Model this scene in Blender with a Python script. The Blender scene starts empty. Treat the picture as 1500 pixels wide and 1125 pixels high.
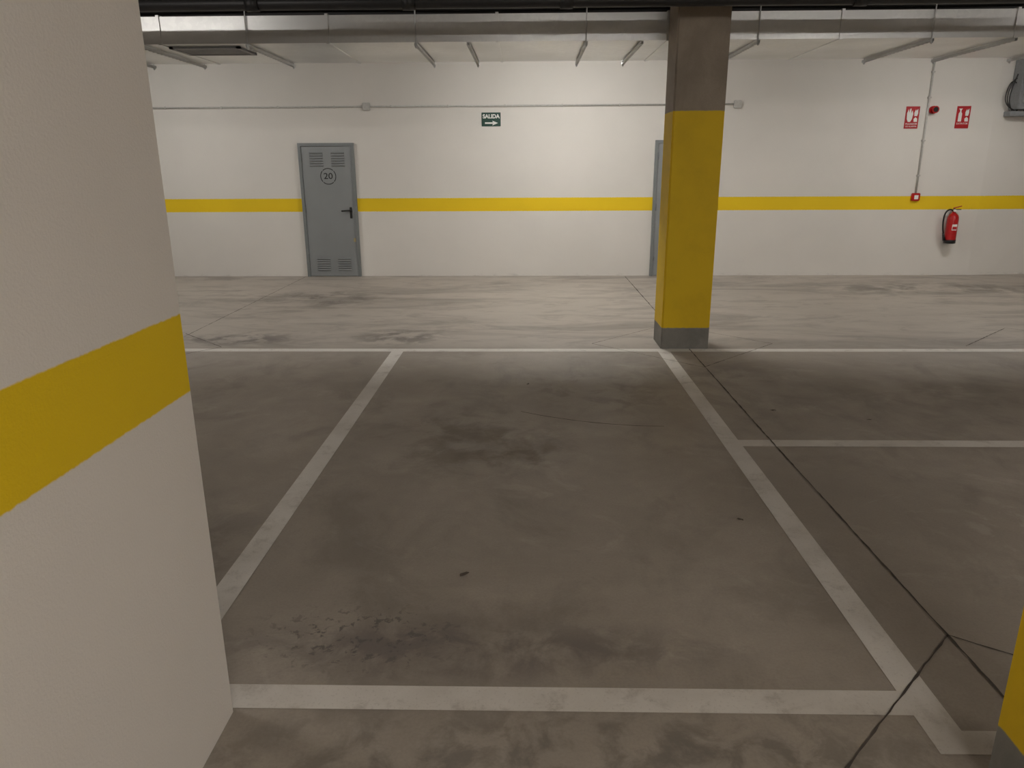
import bpy, bmesh, math, random
from mathutils import Vector, Matrix
random.seed(7)
S = bpy.context.scene
try:
    S.view_settings.view_transform = 'Standard'
except Exception as e:
    print(e)

WY = 11.69      # far wall plane
CZ = 3.35       # slab height
XL, XR, YB = -11.0, 12.0, -6.0

# ------------------------------------------------------------------ helpers
def link(o, parent=None):
    S.collection.objects.link(o)
    if parent: o.parent = parent
    return o

def empty(name):
    e = bpy.data.objects.new(name, None); e.empty_display_size = .1
    return link(e)

def mesh_from_bm(name, bm, mat=None, parent=None, smooth=False):
    bmesh.ops.recalc_face_normals(bm, faces=bm.faces)
    me = bpy.data.meshes.new(name); bm.to_mesh(me); bm.free()
    if smooth:
        for p in me.polygons: p.use_smooth = True
    o = bpy.data.objects.new(name, me)
    if mat: me.materials.append(mat)
    return link(o, parent)

def add_box(bm, x0, x1, y0, y1, z0, z1, bev=0.0, rot=None):
    r = bmesh.ops.create_cube(bm, size=1)
    vs = r['verts']
    c = Vector(((x0+x1)/2, (y0+y1)/2, (z0+z1)/2))
    for v in vs:
        v.co = Vector((v.co.x*(x1-x0), v.co.y*(y1-y0), v.co.z*(z1-z0)))
        if rot: v.co = rot @ v.co
        v.co += c
    if bev > 0:
        es = list({e for v in vs for e in v.link_edges})
        bmesh.ops.bevel(bm, geom=es, offset=bev, segments=2, affect='EDGES')

def box(name, x0, x1, y0, y1, z0, z1, mat, parent=None, bev=0.0, rot=None):
    bm = bmesh.new(); add_box(bm, x0, x1, y0, y1, z0, z1, bev, rot)
    return mesh_from_bm(name, bm, mat, parent)

def add_cyl(bm, p0, p1, r, seg=16, r2=None):
    p0 = Vector(p0); p1 = Vector(p1); d = p1-p0
    q = Vector((0,0,1)).rotation_difference(d.normalized()).to_matrix().to_4x4()
    M = Matrix.Translation((p0+p1)/2) @ q
    bmesh.ops.create_cone(bm, cap_ends=True, segments=seg, radius1=r, radius2=r if r2 is None else r2, depth=d.length, matrix=M)

def cyl(name, p0, p1, r, mat, parent=None, seg=16, smooth=True, r2=None):
    bm = bmesh.new(); add_cyl(bm, p0, p1, r, seg, r2)
    o = mesh_from_bm(name, bm, mat, parent)
    if smooth:
        for p in o.data.polygons:
            if len(p.vertices) == 4: p.use_smooth = True
    return o

def lathe(name, prof, cx, cy, mat, parent, seg=28):
    bm = bmesh.new(); rings = []
    for r, z in prof:
        rings.append([bm.verts.new((cx+r*math.cos(2*math.pi*i/seg), cy+r*math.sin(2*math.pi*i/seg), z)) for i in range(seg)])
    for a, b in zip(rings, rings[1:]):
        for i in range(seg):
            bm.faces.new((a[i], a[(i+1)%seg], b[(i+1)%seg], b[i]))
    bm.faces.new(rings[0]); bm.faces.new(rings[-1])
    return mesh_from_bm(name, bm, mat, parent, smooth=True)

def tube(name, pts, r, mat, parent=None, smoothc=True):
    cu = bpy.data.curves.new(name, 'CURVE'); cu.dimensions = '3D'
    cu.bevel_depth = r; cu.bevel_resolution = 4; cu.use_fill_caps = True
    if smoothc:
        sp = cu.splines.new('NURBS'); sp.points.add(len(pts)-1)
        sp.use_endpoint_u = True; sp.order_u = 4; sp.resolution_u = 8
    else:
        sp = cu.splines.new('POLY'); sp.points.add(len(pts)-1)
    for p, c in zip(sp.points, pts): p.co = (*c, 1)
    tmp = bpy.data.objects.new(name, cu); S.collection.objects.link(tmp)
    bpy.context.view_layer.update()
    me = bpy.data.meshes.new_from_object(tmp.evaluated_get(bpy.context.evaluated_depsgraph_get()))
    bpy.data.objects.remove(tmp)
    o = bpy.data.objects.new(name, me); me.materials.clear(); me.materials.append(mat)
    for p in me.polygons: p.use_smooth = True
    return link(o, parent)

def text(name, body, size, loc, mat, parent, depth=.001, bold=0.0, sx=1.0):
    cu = bpy.data.curves.new(name, 'FONT'); cu.body = body; cu.size = size
    cu.align_x = 'CENTER'; cu.align_y = 'CENTER'; cu.extrude = depth; cu.offset = bold
    tmp = bpy.data.objects.new(name, cu); S.collection.objects.link(tmp)
    bpy.context.view_layer.update()
    me = bpy.data.meshes.new_from_object(tmp.evaluated_get(bpy.context.evaluated_depsgraph_get()))
    bpy.data.objects.remove(tmp)
    M = Matrix.Translation(loc) @ Matrix.Rotation(math.pi/2, 4, 'X') @ Matrix.Diagonal((sx,1,1,1))
    me.transform(M)
    o = bpy.data.objects.new(name, me); me.materials.clear(); me.materials.append(mat)
    return link(o, parent)

def poly(name, pts, y, th, mat, parent):
    """flat polygon in the XZ plane, extruded th toward -Y"""
    bm = bmesh.new()
    f = bm.faces.new([bm.verts.new((x, y, z)) for x, z in pts])
    r = bmesh.ops.extrude_face_region(bm, geom=[f])
    for v in r['geom']:
        if isinstance(v, bmesh.types.BMVert): v.co.y -= th
    return mesh_from_bm(name, bm, mat, parent)

# ------------------------------------------------------------------ materials
class NT:
    def __init__(s, name):
        s.m = bpy.data.materials.new(name); s.m.use_nodes = True
        s.t = s.m.node_tree; s.t.nodes.clear()
        s.out = s.t.nodes.new('ShaderNodeOutputMaterial')
        s.b = s.t.nodes.new('ShaderNodeBsdfPrincipled')
        s.t.links.new(s.b.outputs[0], s.out.inputs[0])
        s.g = s.t.nodes.new('ShaderNodeNewGeometry')
        s.sep = s.t.nodes.new('ShaderNodeSeparateXYZ')
        s.t.links.new(s.g.outputs['Position'], s.sep.inputs[0])
    def L(s, a, b): s.t.links.new(a, b)
    def val(s, inp, v):
        if hasattr(v, 'links') or isinstance(v, bpy.types.NodeSocket): s.L(v, inp)
        else: inp.default_value = v
    def math(s, op, a, b=0.0, clamp=False):
        n = s.t.nodes.new('ShaderNodeMath'); n.operation = op; n.use_clamp = clamp
        s.val(n.inputs[0], a); s.val(n.inputs[1], b); return n.outputs[0]
    def noise(s, scale, detail=4, rough=.55, dist=0.0, vec=None, stretch=None):
        n = s.t.nodes.new('ShaderNodeTexNoise')
        n.inputs['Scale'].default_value = scale; n.inputs['Detail'].default_value = detail
        n.inputs['Roughness'].default_value = rough; n.inputs['Distortion'].default_value = dist
        v = s.g.outputs['Position']
        if stretch:
            mp = s.t.nodes.new('ShaderNodeMapping'); mp.inputs['Scale'].default_value = stretch
            mp.inputs['Location'].default_value = (stretch[0]*3.1, 1.7, .4)
            s.L(v, mp.inputs[0]); v = mp.outputs[0]
        s.L(v, n.inputs['Vector']); return n.outputs['Fac']
    def ramp(s, f, lo, hi):
        n = s.t.nodes.new('ShaderNodeMapRange'); n.interpolation_type = 'SMOOTHSTEP'
        s.val(n.inputs['Value'], f); n.inputs['From Min'].default_value = lo; n.inputs['From Max'].default_value = hi
        return n.outputs[0]
    def mix(s, f, a, b):
        n = s.t.nodes.new('ShaderNodeMix'); n.data_type = 'RGBA'
        s.val(n.inputs[0], f)
        for i, v in ((6, a), (7, b)):
            if isinstance(v, tuple): n.inputs[i].default_value = (*v, 1) if len(v) == 3 else v
            else: s.L(v, n.inputs[i])
        return n.outputs[2]
    def bump(s, h, st, dist=.01):
        n = s.t.nodes.new('ShaderNodeBump'); n.inputs['Strength'].default_value = st
        n.inputs['Distance'].default_value = dist
        s.L(h, n.inputs['Height']); s.L(n.outputs[0], s.b.inputs['Normal'])
    def fin(s, col, rough=.6, metal=0.0):
        s.val(s.b.inputs['Base Color'], (*col, 1) if isinstance(col, tuple) else col)
        s.val(s.b.inputs['Roughness'], rough); s.val(s.b.inputs['Metallic'], metal)
        return s.m

def simple(name, col, rough=.5, metal=0.0, var=.12, scale=30):
    n = NT(name); f = n.noise(scale, 3)
    c2 = tuple(c*(1-var) for c in col)
    return n.fin(n.mix(n.ramp(f, .35, .65), col, c2), rough, metal)

YEL = (.90, .62, .008)
WHITE = (.78, .75, .705)

def band_wall(name, z0, z1, white, yel, bump_scale, bump_st, dist=.004, wobble=.004, dirty=.35):
    n = NT(name)
    z = n.sep.outputs[2]
    w = n.math('MULTIPLY', n.math('SUBTRACT', n.noise(45, 3), .5), wobble*4)
    zz = n.math('ADD', z, w)
    a = n.ramp(zz, z0-.003, z0+.003); b = n.math('SUBTRACT', 1.0, n.ramp(zz, z1-.003, z1+.003))
    m = n.math('MULTIPLY', a, b)
    blot = n.ramp(n.noise(.7, 4), .3, .75)
    wc = n.mix(blot, white, tuple(c*.93 for c in white))
    yc = n.mix(blot, yel, tuple(c*.93 for c in yel))
    # dirt near floor
    low = n.math('SUBTRACT', 1.0, n.ramp(z, 0.0, .06))
    dirt = n.math('MULTIPLY', low, n.ramp(n.noise(5, 6, .7, stretch=(1, 1, 3)), .5, .72))
    wc = n.mix(n.math('MULTIPLY', dirt, dirty), wc, (.27, .25, .22))
    c = n.mix(m, wc, yc)
    n.bump(n.noise(bump_scale, 5, .65), bump_st, dist)
    return n.fin(c, .75)

m_wall = band_wall('painted_plaster_band', 1.0, 1.2, WHITE, YEL, 60, .25, .006)
m_stucco = band_wall('rough_stucco_band', 1.062, 1.278, (.78, .74, .69), (.84, .58, .004), 130, .4, .004, .002, 0.1)

def conc_nodes(n, base, dark, s=1.0):
    big = n.ramp(n.noise(.9*s, 5, .6, .6), .32, .7)
    med = n.ramp(n.noise(4.5*s, 6, .65, .3), .3, .72)
    c = n.mix(big, base, dark)
    c = n.mix(n.math('MULTIPLY', med, .38), c, tuple(x*.68 for x in base))
    fine = n.ramp(n.noise(90*s, 3, .7), .35, .7)
    return n.mix(n.math('MULTIPLY', fine, .2), c, tuple(x*.6 for x in dark))

def stain_or_patch(n, c, cx, cy, rx, ry, sc, lo, hi, col, st):
    dx = n.math('DIVIDE', n.math('SUBTRACT', n.sep.outputs[0], cx), rx)
    dy = n.math('DIVIDE', n.math('SUBTRACT', n.sep.outputs[1], cy), ry)
    d = n.math('SQRT', n.math('ADD', n.math('MULTIPLY', dx, dx), n.math('MULTIPLY', dy, dy)))
    m = n.math('SUBTRACT', 1.0, n.ramp(d, .25, 1.0))
    k = n.ramp(n.noise(sc, 5, .65, .4), lo, hi)
    return n.mix(n.math('MULTIPLY', n.math('MULTIPLY', m, k), st), c, col)

def floor_col(n):
    c = conc_nodes(n, (.40, .352, .298), (.31, .268, .226))
    lane = n.ramp(n.sep.outputs[1], 6.2, 7.2)
    c = n.mix(n.math('MULTIPLY', lane, .55), c, (.62, .57, .51))  # lamplit lane painted in: floor lighter beyond the duct's shadow edge
    # long rubbed traffic smudges in the lane
    sm = n.ramp(n.noise(1.0, 6, .68, .8, stretch=(.5, 1.6, 1)), .44, .66)
    c = n.mix(n.math('MULTIPLY', n.math('MULTIPLY', sm, lane), .58), c, (.21, .182, .158))
    sm2 = n.ramp(n.noise(3.2, 6, .7, .6, stretch=(.7, 1.3, 1)), .50, .68)
    c = n.mix(n.math('MULTIPLY', n.math('MULTIPLY', sm2, lane), .4), c, (.24, .21, .185))
    # soft rubber darkening / light scuffs inside the bays
    bay = n.math('SUBTRACT', 1.0, lane)
    sm3 = n.ramp(n.noise(1.7, 6, .66, .5, stretch=(1.3, .9, 1)), .47, .70)
    c = n.mix(n.math('MULTIPLY', n.math('MULTIPLY', sm3, bay), .38), c, (.15, .128, .108))
    sc3 = n.ramp(n.noise(2.3, 6, .7, .9, stretch=(.8, 1.1, 1)), .56, .74)
    c = n.mix(n.math('MULTIPLY', n.math('MULTIPLY', sc3, bay), .30), c, (.56, .51, .45))
    B = (.13, .105, .082)
    for a in ((-.45, 4.4, .9, .9, 3.0, .42, .64, B, .6),
              (-.1, 4.1, .5, .4, 6, .46, .66, B, .5),
              (-.62, 2.32, .55, .28, 22, .55, .62, (.08, .07, .072), .75),
              (-.2, 2.25, 1.3, .25, 5, .38, .60, (.14, .12, .115), .65),
              (.55, 5.4, .8, .8, 4, .46, .66, B, .45),
              (-2.9, 7.2, .8, .35, 4, .42, .6, (.10, .085, .08), .75),
              (-1.3, 7.3, .7, .5, 4, .42, .6, (.12, .10, .09), .7),
              (-1.6, 2.9, .6, .8, 4, .45, .65, (.15, .128, .122), .5),
              (2.6, 3.0, 1.0, .9, 6, .52, .66, (.52, .48, .43), .4),
              (.2, 1.7, 1.8, .4, 7, .42, .64, (.13, .115, .10), .65),
              (-2.7, 9.6, 1.2, .9, 3, .45, .62, (.14, .12, .105), .6),
              (5.6, 10.4, 2.5, .8, 2, .42, .62, (.16, .14, .12), .75),
              (3.0, 5.4, 1.5, .6, 3, .42, .62, (.18, .155, .13), .45),
              (1.5, 5.9, .8, .5, 3, .4, .6, (.15, .13, .11), .5)):  # last entry: darker patch in front of the far pillar
        c = stain_or_patch(n, c, *a)
    return c

n = NT('worn_concrete_floor')
c = floor_col(n)
n.bump(n.noise(35, 5, .6), .12, .004)
m_floor = n.fin(c, n.math('ADD', .42, n.math('MULTIPLY', n.noise(3, 4), .3)))

n = NT('worn_white_road_paint')
c = floor_col(n)
wear = n.ramp(n.noise(7, 7, .74, .3), .50, .74)
wear2 = n.ramp(n.noise(110, 3, .6), .56, .70)
f = n.math('SUBTRACT', .90, n.math('ADD', n.math('MULTIPLY', wear, .5), n.math('MULTIPLY', wear2, .22)), True)
lane = n.ramp(n.sep.outputs[1], 5.6, 6.6)
pc = n.mix(n.ramp(n.noise(2.5, 4), .35, .7), (.72, .685, .635), (.60, .565, .515))
pc = n.mix(n.math('MULTIPLY', lane, .8), pc, (.88, .85, .80))  # line paint lightened here too, lane light put into its colour
m_line = n.fin(n.mix(f, c, pc), .6)

m_joint = simple('joint_filler', (.075, .062, .053), .9)

n = NT('bare_concrete_slab')
m_slab = n.fin(conc_nodes(n, (.36, .33, .30), (.28, .255, .23)), .85)

def pillar_mat(name, z0, z1):
    n = NT(name)
    z = n.sep.outputs[2]
    zz = n.math('ADD', z, n.math('MULTIPLY', n.math('SUBTRACT', n.noise(30, 3), .5), .012))
    m = n.math('MULTIPLY', n.ramp(zz, z0-.004, z0+.004), n.math('SUBTRACT', 1.0, n.ramp(zz, z1-.004, z1+.004)))
    con = conc_nodes(n, (.38, .32, .255), (.26, .215, .17), 2.2)
    grime = n.ramp(n.noise(1.2, 5, .6, stretch=(3, 3, .5)), .5, .75)
    con = n.mix(n.math('MULTIPLY', grime, .5), con, (.15, .125, .10))
    base = conc_nodes(n, (.27, .26, .24), (.19, .185, .17), 4)
    lowm = n.math('SUBTRACT', 1.0, n.ramp(z, .3, .31))
    con = n.mix(lowm, con, base)
    yel = n.mix(n.ramp(n.noise(3, 5, .6), .4, .75), (.80, .535, .004), (.72, .475, .004))
    scr = n.ramp(n.noise(14, 6, .75), .70, .75)
    yel = n.mix(n.math('MULTIPLY', scr, .4), yel, (.25, .18, .03))
    n.bump(n.noise(40, 5, .6), .2, .004)
    return n.fin(n.mix(m, con, yel), .65)
m_pillar = pillar_mat('painted_concrete_pillar', .20, 2.11)

def galv(name, a, b, rough, metal=.75):
    n = NT(name)
    v = n.t.nodes.new('ShaderNodeTexVoronoi'); v.inputs['Scale'].default_value = 28
    n.L(n.g.outputs['Position'], v.inputs['Vector'])
    sp = n.t.nodes.new('ShaderNodeSeparateColor'); n.L(v.outputs['Color'], sp.inputs[0])
    c = n.mix(n.math('MULTIPLY', sp.outputs[0], .5), a, b)
    c = n.mix(n.ramp(n.noise(.9, 3, .5, stretch=(.8, .8, 3)), .4, .65), c, tuple(x*.8 for x in a))
    return n.fin(c, rough, metal)
m_galv = galv('galvanised_sheet', (.82, .83, .83), (.70, .71, .72), .33, .6)
m_strut = galv('galvanised_strut', (.62, .63, .64), (.5, .51, .52), .4, .4)
m_dark = simple('dark_iron_pipe', (.03, .03, .032), .45, .3)
m_blocker = simple('dark_cable_tray_metal', (.05, .05, .052), .6, .2)
m_cable = simple('black_cable', (.02, .02, .02), .5)
m_door = simple('grey_painted_steel', (.27, .285, .29), .42, .1, .05, 2)
m_dframe = simple('grey_door_frame', (.21, .225, .23), .45, .1, .05)
m_black = simple('black_plastic', (.012, .012, .012), .35)
m_pvc = simple('grey_white_pvc', (.56, .55, .52), .5)
m_red = simple('red_enamel', (.50, .010, .012), .3)
m_signred = simple('sign_red', (.48, .012, .018), .45)
m_signgreen = simple('sign_green', (.003, .05, .034), .45)
m_signwhite = simple('sign_white', (.85, .85, .82), .45, 0, .03)
m_grey = simple('grey_box_plastic', (.26, .27, .28), .5)
m_brass = simple('brass', (.5, .4, .22), .4, .6)
m_debris = simple('dry_leaf', (.09, .07, .055), .8)
def emitter(name, strength, col):
    n = NT(name); n.b.inputs['Emission Color'].default_value = (*col, 1)
    n.b.inputs['Emission Strength'].default_value = strength
    return n.fin((.9, .9, .9), .4)
m_emit = emitter('lamp_diffuser', 140, (1, .975, .93))
m_emit1 = emitter('lamp_diffuser_aged', 70, (1, .975, .93))  # weaker emission so the middle of the back wall stays brightest
m_emit2 = emitter('lamp_diffuser_near', 150, (1, .945, .88))
m_emit3 = emitter('lamp_diffuser_side', 75, (1, .945, .88))

# ------------------------------------------------------------------ room shell
bm = bmesh.new(); add_box(bm, XL-.2, XR+.2, YB-.2, WY+1.6, -.2, 0)
mesh_from_bm('floor', bm, m_floor)
box('ceiling', XL-.2, XR+.2, YB-.2, WY+1.6, CZ, CZ+.25, m_slab)
box('wall_back', XL, 6.86, WY, WY+.25, 0, CZ, m_wall)
# oblique continuation of the back wall on the right, angled to come out darker
bm = bmesh.new()
p = [(6.86, WY), (XR, WY+.55), (XR, WY+.85), (6.86, WY+.3)]
lo = [bm.verts.new((x, y, 0)) for x, y in p]; hi = [bm.verts.new((x, y, CZ)) for x, y in p]
bm.faces.new(lo); bm.faces.new(hi)
for i in range(4): bm.faces.new((lo[i], lo[(i+1)%4], hi[(i+1)%4], hi[i]))
mesh_from_bm('wall_back_oblique', bm, m_wall)
box('wall_right', XR, XR+.2, YB, WY+1.2, 0, CZ, m_wall)
box('wall_left', XL-.2, XL, YB, WY+.2, 0, CZ, m_wall)
box('wall_front', XL, XR, YB-.2, YB, 0, CZ, m_wall)
# stucco partition beside the camera, slightly softened arris
bm = bmesh.new(); add_box(bm, -1.30, -.932, -1.2, 1.94, 0, CZ)
es = [e for e in bm.edges if abs(e.verts[0].co.z-e.verts[1].co.z) > 1]
bmesh.ops.bevel(bm, geom=es, offset=.012, segments=4, affect='EDGES')
mesh_from_bm('wall_partition', bm, m_stucco)

# ------------------------------------------------------------------ floor markings + joints
def strip(bm, pts, w, z, jit=0.0, step=.04):
    out = []
    for (x0, y0), (x1, y1) in zip(pts, pts[1:]):
        L = math.hypot(x1-x0, y1-y0); k = max(1, int(L/step))
        for i in range(k): out.append((x0+(x1-x0)*i/k, y0+(y1-y0)*i/k))
    out.append(pts[-1])
    prev = None
    for i, (x, y) in enumerate(out):
        a = out[max(0, i-1)]; b = out[min(len(out)-1, i+1)]
        d = Vector((b[0]-a[0], b[1]-a[1])).normalized(); nn = Vector((-d.y, d.x))
        o = random.uniform(-jit, jit); ww = w/2*(1+ (random.uniform(-.5, .6) if jit else 0))
        l = bm.verts.new((x+nn.x*(ww+o), y+nn.y*(ww+o), z)); r = bm.verts.new((x-nn.x*(ww-o), y-nn.y*(ww-o), z))
        if prev: bm.faces.new((prev[0], l, r, prev[1]))
        prev = (l, r)
W = .112
bm = bmesh.new()
def rect(x0, x1, y0, y1, z=.0015):
    bm.faces.new([bm.verts.new(q) for q in ((x0, y0, z), (x1, y0, z), (x1, y1, z), (x0, y1, z))])
Xl, Xr, Yn, Yf = -1.223, 1.262, 2.0, 6.735
rect(Xl-W/2, Xl+W/2, Yn+W/2, Yf-W/2)              # left bay line
rect(Xr-W/2, Xr+W/2, 1.785, Yf-W/2)               # right bay line
rect(Xl-W/2, Xr-W/2, Yn-W/2, Yn+W/2)              # near line
rect(XL+1, XR-1, Yf-W/2, Yf+W/2)                  # far line along the lane
rect(Xr+W/2, 8, 4.26, 4.37)                       # side bay dividing line
rect(Xr+W/2, 8, 1.785, 1.88)
mesh_from_bm('parking_bay_markings', bm, m_line)

bm = bmesh.new()
J = .0065
strip(bm, [(1.515, 11.6), (1.515, 7.24)], J*1.4, .003, .002)
strip(bm, [(1.515, 6.78), (1.52, 4.3), (1.535, 2.36), (1.54, 1.72)], J, .003, .0018)
strip(bm, [(1.535, 2.36), (.911, 1.73), (.62, 1.43), (1.48, .6)], J, .003, .0018)
strip(bm, [(1.535, 2.36), (1.72, 2.235), (2.4, 1.48)], J*.8, .003, .0018)
strip(bm, [(.62, 7.0), (1.5, 6.12), (2.36, 7.0), (1.5, 7.9), (.62, 7.0)], J*.9, .003, .0015)
strip(bm, [(4.15, 6.9), (5.02, 7.72), (5.9, 6.9)], J, .003, .002)
strip(bm, [(-3.52, 11.6), (-3.52, 7.3)], J, .003, .002)
strip(bm, [(-3.57, 7.45), (-2.95, 6.85), (-3.5, 6.2)], J, .003, .002)
mesh_from_bm('floor_expansion_joints', bm, m_joint)

# tyre-scrape arc and tiny debris
bm = bmesh.new()
strip(bm, [(-.05+ .95*t, 4.92-.30*t*(2-t)) for t in [i/14 for i in range(15)]], .007, .0022, .002)
strip(bm, [(2.7+.5*t, 3.25-.35*t*t) for t in [i/8 for i in range(9)]], .006, .0022, .003)
mesh_from_bm('floor_scratch_marks', bm, m_debris)
def leaf(x, y, s, a):
    bm = bmesh.new(); k = 9
    vs = []
    for i in range(k):
        t = 2*math.pi*i/k; r = s*(.6+.5*random.random())
        vs.append(bm.verts.new((x+r*math.cos(t)*math.cos(a)-.5*r*math.sin(t)*math.sin(a), y+r*math.cos(t)*math.sin(a)+.5*r*math.sin(t)*math.cos(a), .003+.006*random.random())))
    c = bm.verts.new((x, y, .010))
    for i in range(k): bm.faces.new((vs[i], vs[(i+1)%k], c))
    mesh_from_bm('dry_leaf', bm, m_debris)
for a in ((-.27, 2.75, .028, .6), (1.03, 3.27, .022, 2.6), (.0, 5.6, .02, 1), (1.72, 4.95, .03, .3), (2.3, 4.75, .02, 0)):
    leaf(*a)

# ------------------------------------------------------------------ pillars
def pillar(x0, x1, y0, y1):
    bm = bmesh.new(); add_box(bm, x0, x1, y0, y1, 0, CZ)
    es = [e for e in bm.edges if abs(e.verts[0].co.z-e.verts[1].co.z) > 1]
    bmesh.ops.bevel(bm, geom=es, offset=.012, segments=2, affect='EDGES')
    mesh_from_bm('concrete_pillar', bm, m_pillar)
pillar(1.25, 1.695, 6.80, 7.22)
pillar(1.27, 1.715, 1.26, 1.69)

# ------------------------------------------------------------------ ventilation duct
dz0, dz1, dy0, dy1 = 2.765, 3.0, 7.42, 8.77
d = empty('ventilation_duct')
box('duct_body', XL+.5, XR-.5, dy0, dy1, dz0, dz1, m_galv, d)
rods = [-2.61+1.57*i for i in range(-4, 9)]
for i, x in enumerate(rods):
    bm = bmesh.new()
    xx = x+.75
    if xx < XR-.6:
        add_box(bm, xx-.014, xx+.014, dy0-.012, dy1+.012, dz0-.008, dz0)
        add_box(bm, xx-.014, xx+.014, dy0-.012, dy0, dz0-.008, dz1+.012)
        add_box(bm, xx-.014, xx+.014, dy1, dy1+.012, dz0-.008, dz1+.012)
        add_box(bm, xx-.014, xx+.014, dy0-.012, dy1+.012, dz1, dz1+.012)
        mesh_from_bm('duct_flange_%d' % i, bm, m_galv, d)
# underside grille
bm = bmesh.new()
add_box(bm, -3.42, -2.74, 7.56, 7.60, dz0-.02, dz0); add_box(bm, -3.42, -2.74, 7.98, 8.02, dz0-.02, dz0)
add_box(bm, -3.42, -3.38, 7.56, 8.02, dz0-.02, dz0); add_box(bm, -2.78, -2.74, 7.56, 8.02, dz0-.02, dz0)
for i in range(9):
    y = 7.63+i*.04
    add_box(bm, -3.39, -2.77, y-.012, y+.012, dz0-.015, dz0-.004)
mesh_from_bm('intake_grille', bm, m_grey, d)

def strut(x, rod):
    bm = bmesh.new()
    y0, y1 = dy0-.03, dy1+.07
    add_box(bm, x-.014, x+.014, y0, y1, dz0-.012, dz0-.009)
    add_box(bm, x-.014, x-.011, y0, y1, dz0-.034, dz0-.009)
    add_box(bm, x+.011, x+.014, y0, y1, dz0-.034, dz0-.009)
    k = 18
    for i in range(k):
        yy = y0+(y1-y0)*(i+.5)/k
        add_box(bm, x-.014, x+.014, yy-.022, yy+.022, dz0-.036, dz0-.033)
    mesh_from_bm('slotted_channel', bm, m_strut, d)
    bm = bmesh.new()
    for yy in ((y0+.012, y1-.03) if rod else (y1-.03,)):
        add_cyl(bm, (x, yy, dz0-.055), (x, yy, CZ-.004), .006, 8)
        add_cyl(bm, (x, yy, dz0-.048), (x, yy, dz0-.036), .013, 6)
    mesh_from_bm('threaded_rods', bm, m_strut, d)
for x in rods[1:10]: strut(x, True)
for x in (-3.61, -.555, 1.04, 4.42): strut(x, False)

# dark box added over the duct, blocking lamplight, and dark pipe in front
t = empty('cable_tray')
box('tray_body', XL+.5, XR-.5, 7.58, 8.6, 3.03, 3.30, m_blocker, t)
for i in range(4):
    y = 7.50
    tube('cable_%d' % i, [(XL+.6+k*1.0, y-.015*i, 3.06+.05*i+.012*math.sin(k*1.7+i)) for k in range(22)], .013, m_cable, t)
pp = empty('drain_pipe')
cyl('pipe', (XL+.3, 6.45, 2.91), (XR-.3, 6.45, 2.91), .05, m_dark, pp, 20)
for x in (-2.2, -.95, .3, 2.6, 4.8, -5):
    cyl('coupling', (x-.05, 6.45, 2.91), (x+.05, 6.45, 2.91), .060, m_dark, pp, 20)
    cyl('hanger', (x+.2, 6.45, 2.96), (x+.2, 6.45, CZ-.004), .006, m_strut, pp, 8)

# ------------------------------------------------------------------ doors
def louvre(nm, x0, x1, z0, z1, par):
    bm = bmesh.new(); k = 6
    R = Matrix.Rotation(math.radians(-35), 3, 'X')
    for i in range(k):
        z = z0+(z1-z0)*(i+.5)/k
        add_box(bm, x0, x1, WY-.052, WY-.032, z-.010, z+.004, 0, R)
    mesh_from_bm(nm, bm, m_door, par)
def door(x0, x1, h, number):
    e = empty('door_%s' % ('1' if number else '2'))
    f = .045
    bm = bmesh.new()
    add_box(bm, x0, x0+f, WY-.05, WY, 0, h); add_box(bm, x1-f, x1, WY-.05, WY, 0, h)
    add_box(bm, x0+f, x1-f, WY-.05, WY, h-f, h)
    mesh_from_bm('frame', bm, m_dframe, e)
    box('leaf', x0+f+.004, x1-f-.004, WY-.035, WY-.001, .008, h-f-.004, m_door, e)
    c = (x0+x1)/2
    for s, a, b in (('l', x0+.17, x0+.37), ('r', x0+.50, x0+.70)):
        louvre('louvre_top_'+s, a, b, 1.67, 1.89, e)
        louvre('louvre_bottom_'+s, a, b, .09, .30, e)
    hx = x1-.10
    box('handle_plate', hx-.018, hx+.018, WY-.045, WY-.035, .90, 1.07, m_black, e, .004)
    cyl('handle_spindle', (hx, WY-.045, 1.02), (hx, WY-.095, 1.02), .012, m_black, e)
    tube('handle_lever', [(hx, WY-.09, 1.02), (hx-.05, WY-.095, 1.02), (hx-.10, WY-.092, 1.017), (hx-.135, WY-.085, 1.015)], .011, m_black, e)
    box('escutcheon', x1-.085, x1-.05, WY-.042, WY-.035, .54, .60, m_brass, e, .003)
    for z in (.25, 1.0, 1.75):
        cyl('hinge', (x0+f, WY-.055, z), (x0+f, WY-.055, z+.1), .009, m_dframe, e)
    if number:
        bm = bmesh.new(); cx, cz, r = c+.01, 1.53, .122; k = 60
        ring = []
        for i in range(k):
            a = 2*math.pi*i/k
            ring.append([bm.verts.new((cx+rr*math.cos(a), WY-.0365, cz+rr*math.sin(a))) for rr in (r-.012, r)])
        for i in range(k):
            if i % 15 in (7,): continue
            a, b = ring[i], ring[(i+1) % k]
            bm.faces.new((a[0], a[1], b[1], b[0]))
        mesh_from_bm('number_ring', bm, m_black, e)
        text('number_20', '20', .125, (cx, WY-.037, cz), m_black, e, bold=.001, sx=1.15)
door(-3.495, -2.645, 2.015, True)
door(1.905, 2.755, 2.03, False)

# ------------------------------------------------------------------ wall fittings
cn = empty('wall_conduit')
cyl('conduit_run', (-8.5, WY-.016, 2.528), (3.03, WY-.016, 2.528), .013, m_pvc, cn, 12)
def jbox(x, z):
    box('junction_box', x-.055, x+.055, WY-.05, WY, z-.055, z+.055, m_pvc, cn, .008)
    cyl('box_lid', (x, WY-.05, z), (x, WY-.054, z), .035, m_pvc, cn)
jbox(-2.418, 2.528); jbox(3.085, 2.528)
for i in range(14):
    x = -8+i*.85
    box('clip', x-.01, x+.01, WY-.034, WY, 2.510, 2.546, m_pvc, cn, .003)

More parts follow.
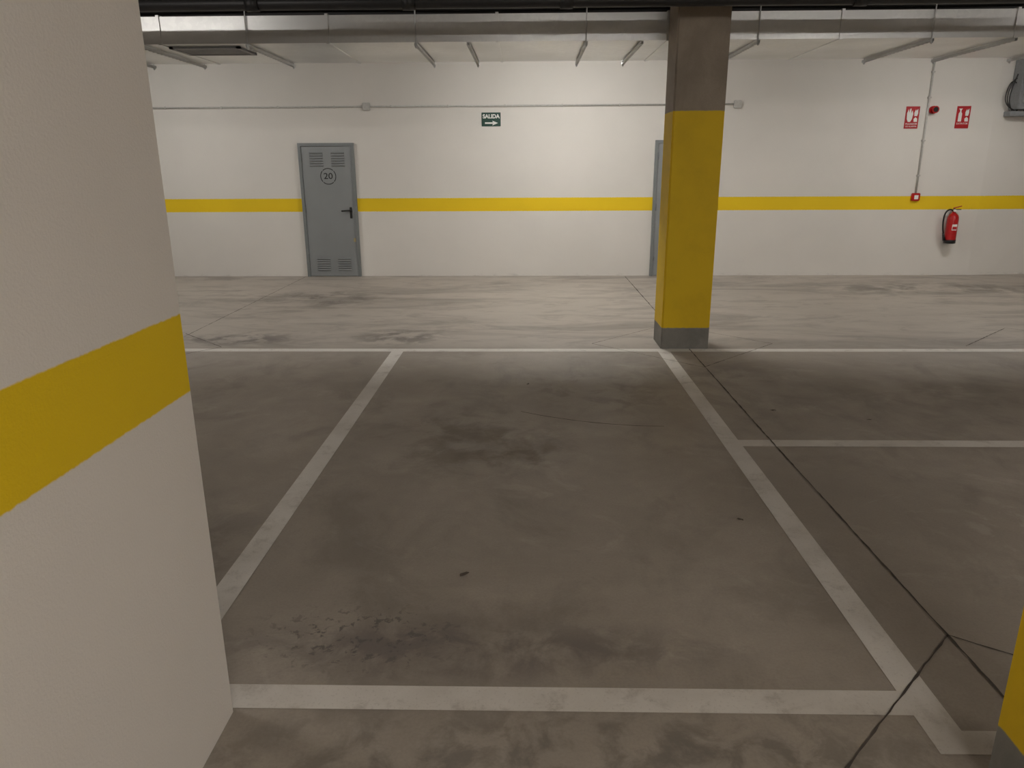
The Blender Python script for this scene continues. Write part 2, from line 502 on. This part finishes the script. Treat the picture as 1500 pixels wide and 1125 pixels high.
sg = empty('exit_sign')
box('plate', -.70, -.415, WY-.012, WY, 2.24, 2.435, m_signgreen, sg, .003)
text('lettering', 'SALIDA', .078, (-.557, WY-.013, 2.378), m_signwhite, sg, bold=.003, sx=.98)
poly('arrow', [(-.65, 2.275), (-.65, 2.297), (-.53, 2.297), (-.54, 2.32), (-.455, 2.286), (-.54, 2.252), (-.53, 2.275)], WY-.012, .002, m_signwhite, sg)

def firesign(x, z, kind):
    e = empty('fire_safety_sign')
    box('plate', x-.10, x+.10, WY-.008, WY, z-.155, z+.155, m_signred, e, .002)
    y = WY-.008
    if kind == 0:   # hand on button
        poly('hand', [(x-.075, z-.02), (x-.08, z+.06), (x-.06, z+.12), (x-.05, z+.06), (x-.04, z+.125), (x-.025, z+.125), (x-.02, z+.06),
                      (x-.005, z+.10), (x+.01, z+.05), (x, z-.02), (x-.02, z-.06), (x-.055, z-.06)], y, .002, m_signwhite, e)
    else:           # extinguisher pictogram
        poly('bottle', [(x-.07, z-.06), (x-.07, z+.05), (x-.055, z+.075), (x-.055, z+.10), (x-.075, z+.12), (x-.02, z+.12),
                        (x-.035, z+.10), (x-.035, z+.075), (x-.02, z+.05), (x-.02, z-.06)], y, .002, m_signwhite, e)
    poly('flame_a', [(x+.03, z+.02), (x+.025, z+.07), (x+.045, z+.115), (x+.05, z+.09), (x+.075, z+.12), (x+.08, z+.06), (x+.07, z+.02)], y, .002, m_signwhite, e)
    poly('flame_b', [(x+.03, z-.06), (x+.025, z-.02), (x+.05, z+.005), (x+.075, z-.015), (x+.08, z-.06)], y, .002, m_signwhite, e)
    text('caption_1', 'PULSADOR' if kind == 0 else 'EXTINTOR', .034, (x, WY-.009, z-.09), m_signwhite, e)
    if kind == 0: text('caption_2', 'DE ALARMA', .03, (x, WY-.009, z-.125), m_signwhite, e)
firesign(5.665, 2.326, 0); firesign(6.407, 2.326, 1)

al = empty('fire_alarm_conduit')
cyl('conduit', (5.875, WY-.016, 1.24), (5.875, WY-.016, CZ-.004), .014, m_pvc, al, 12)
for z in (1.5, 2.0, 2.6, 2.95):
    box('clip', 5.85, 5.90, WY-.035, WY, z-.012, z+.012, m_pvc, al, .003)
cp = empty('fire_alarm_call_point')
box('housing', 5.815, 5.935, WY-.05, WY, 1.13, 1.245, m_red, cp, .008)
box('window', 5.845, 5.905, WY-.054, WY-.049, 1.155, 1.215, m_signwhite, cp, .002)
si = empty('fire_alarm_siren')
cyl('base', (5.95, WY, 2.43), (5.95, WY-.04, 2.43), .055, m_red, si, 24)
cyl('horn', (5.95, WY-.04, 2.43), (5.95, WY-.10, 2.43), .032, m_red, si, 24, r2=.05)
cyl('grille', (5.95, WY-.10, 2.43), (5.95, WY-.103, 2.43), .035, m_black, si, 24)

ex = empty('fire_extinguisher')
ecx, ecy = 6.44, WY-.115
lathe('cylinder_body', [(.060, .515), (.078, .53), (.080, .56), (.080, .86), (.076, .895), (.062, .925), (.040, .945), (.026, .955), (.024, .975)], ecx, ecy, m_red, ex)
lathe('base_ring', [(.066, .500), (.083, .505), (.083, .555), (.0805, .558)], ecx, ecy, m_black, ex)
box('label', ecx-.035, ecx+.035, ecy-.0825, ecy-.06, .70, .79, m_signwhite, ex, .003)
box('label_red', ecx-.030, ecx+.030, ecy-.084, ecy-.07, .715, .755, m_signred, ex)
lathe('valve', [(.022, .970), (.022, 1.0), (.014, 1.005), (.014, 1.02)], ecx, ecy, m_black, ex, 16)
box('carry_handle', ecx-.01, ecx+.10, ecy-.012, ecy+.012, 1.0, 1.012, m_black, ex, .003)
box('squeeze_lever', ecx-.02, ecx+.105, ecy-.012, ecy+.012, 1.035, 1.047, m_red, ex, .003, Matrix.Rotation(math.radians(-14), 3, 'Y'))
cyl('gauge', (ecx-.01, ecy-.02, .99), (ecx-.01, ecy-.045, .99), .018, m_signwhite, ex)
tube('hose', [(ecx-.02, ecy, .99), (ecx-.07, ecy, 1.02), (ecx-.14, ecy-.01, .97), (ecx-.155, ecy-.02, .84), (ecx-.14, ecy-.02, .70), (ecx-.10, ecy-.01, .60), (ecx-.085, ecy-.01, .58)], .012, m_black, ex)
cyl('nozzle', (ecx-.125, ecy-.015, .66), (ecx-.09, ecy-.012, .55), .013, m_black, ex, r2=.022)
box('wall_bracket', ecx-.03, ecx+.03, ecy+.07, WY, .84, .98, m_strut, ex, .003)

# electrical panel high on the right
ep = empty('electrical_panel')
py = WY+.015
box('enclosure', 7.05, 7.75, py-.24, py, 2.42, 3.12, m_grey, ep, .01)
box('cover', 7.09, 7.71, py-.252, py-.24, 2.50, 3.08, m_strut, ep, .006)
for i in range(3):
    x = 7.02-.03*i
    tube('cable_%d' % i, [(7.12+.1*i, py-.12, 2.43), (7.1+.1*i, py-.13, 2.33), (x-.02, py-.14, 2.42), (x-.08, py-.14, 2.62), (x, py-.14, 2.85), (7.03, py-.14, 2.9-.06*i)], .008, m_cable, ep)
box('lower_gland_box', 7.0, 7.3, py-.16, py, 2.33, 2.40, m_grey, ep, .006)

# ------------------------------------------------------------------ lamps
def lamp(x, y, z, mat=m_emit, L=1.25):
    e = empty('ceiling_lamp')
    hx, hy = L/2, .05
    box('housing', x-hx, x+hx, y-hy, y+hy, z+.03, z+.07, m_pvc, e, .006)
    box('diffuser', x-hx+.01, x+hx-.01, y-hy+.008, y+hy-.008, z-.015, z+.03, mat, e)
    bm = bmesh.new()
    for s in (-.7, .7):
        add_cyl(bm, (x+hx*s, y, z+.07), (x+hx*s, y, CZ-.004), .006, 8)
    mesh_from_bm('suspension', bm, m_strut, e)
# lane lamps between duct and back wall
lamp(.6, 9.22, 3.20)
for x in (-5.2, 6.0): lamp(x, 9.22, 3.20, m_emit1)
# unseen fill lamps added to brighten the near parking rows
lamp(1.5, -2.9, 3.20, m_emit2, 2.5)
lamp(5.4, -.4, 3.20, m_emit3, 2.5)
lamp(8.0, 4.0, 3.20, m_emit3, 1.6); lamp(-5.0, 3.4, 3.20, m_emit3, 2.5)

w = bpy.data.worlds.new('world'); S.world = w; w.use_nodes = True
w.node_tree.nodes['Background'].inputs[0].default_value = (.5, .48, .45, 1)
w.node_tree.nodes['Background'].inputs[1].default_value = .05

# ------------------------------------------------------------------ camera
H = 1.65
yaw, pit, roll = math.radians(1.30), math.atan2(317.5, 1080), .005
fwd = Vector((-math.sin(yaw)*math.cos(pit), math.cos(yaw)*math.cos(pit), -math.sin(pit)))
rt = Vector((math.cos(yaw), math.sin(yaw), 0)); up = rt.cross(fwd)
rc = (rt-roll*up).normalized(); uc = rc.cross(fwd)
M = Matrix((rc, uc, -fwd)).transposed().to_4x4(); M.translation = (0, 0, H)
cd = bpy.data.cameras.new('camera'); cd.sensor_width = 36; cd.lens = 1080/1500*36; cd.clip_start = .05
cam = bpy.data.objects.new('camera', cd); cam.matrix_world = M
link(cam); S.camera = cam
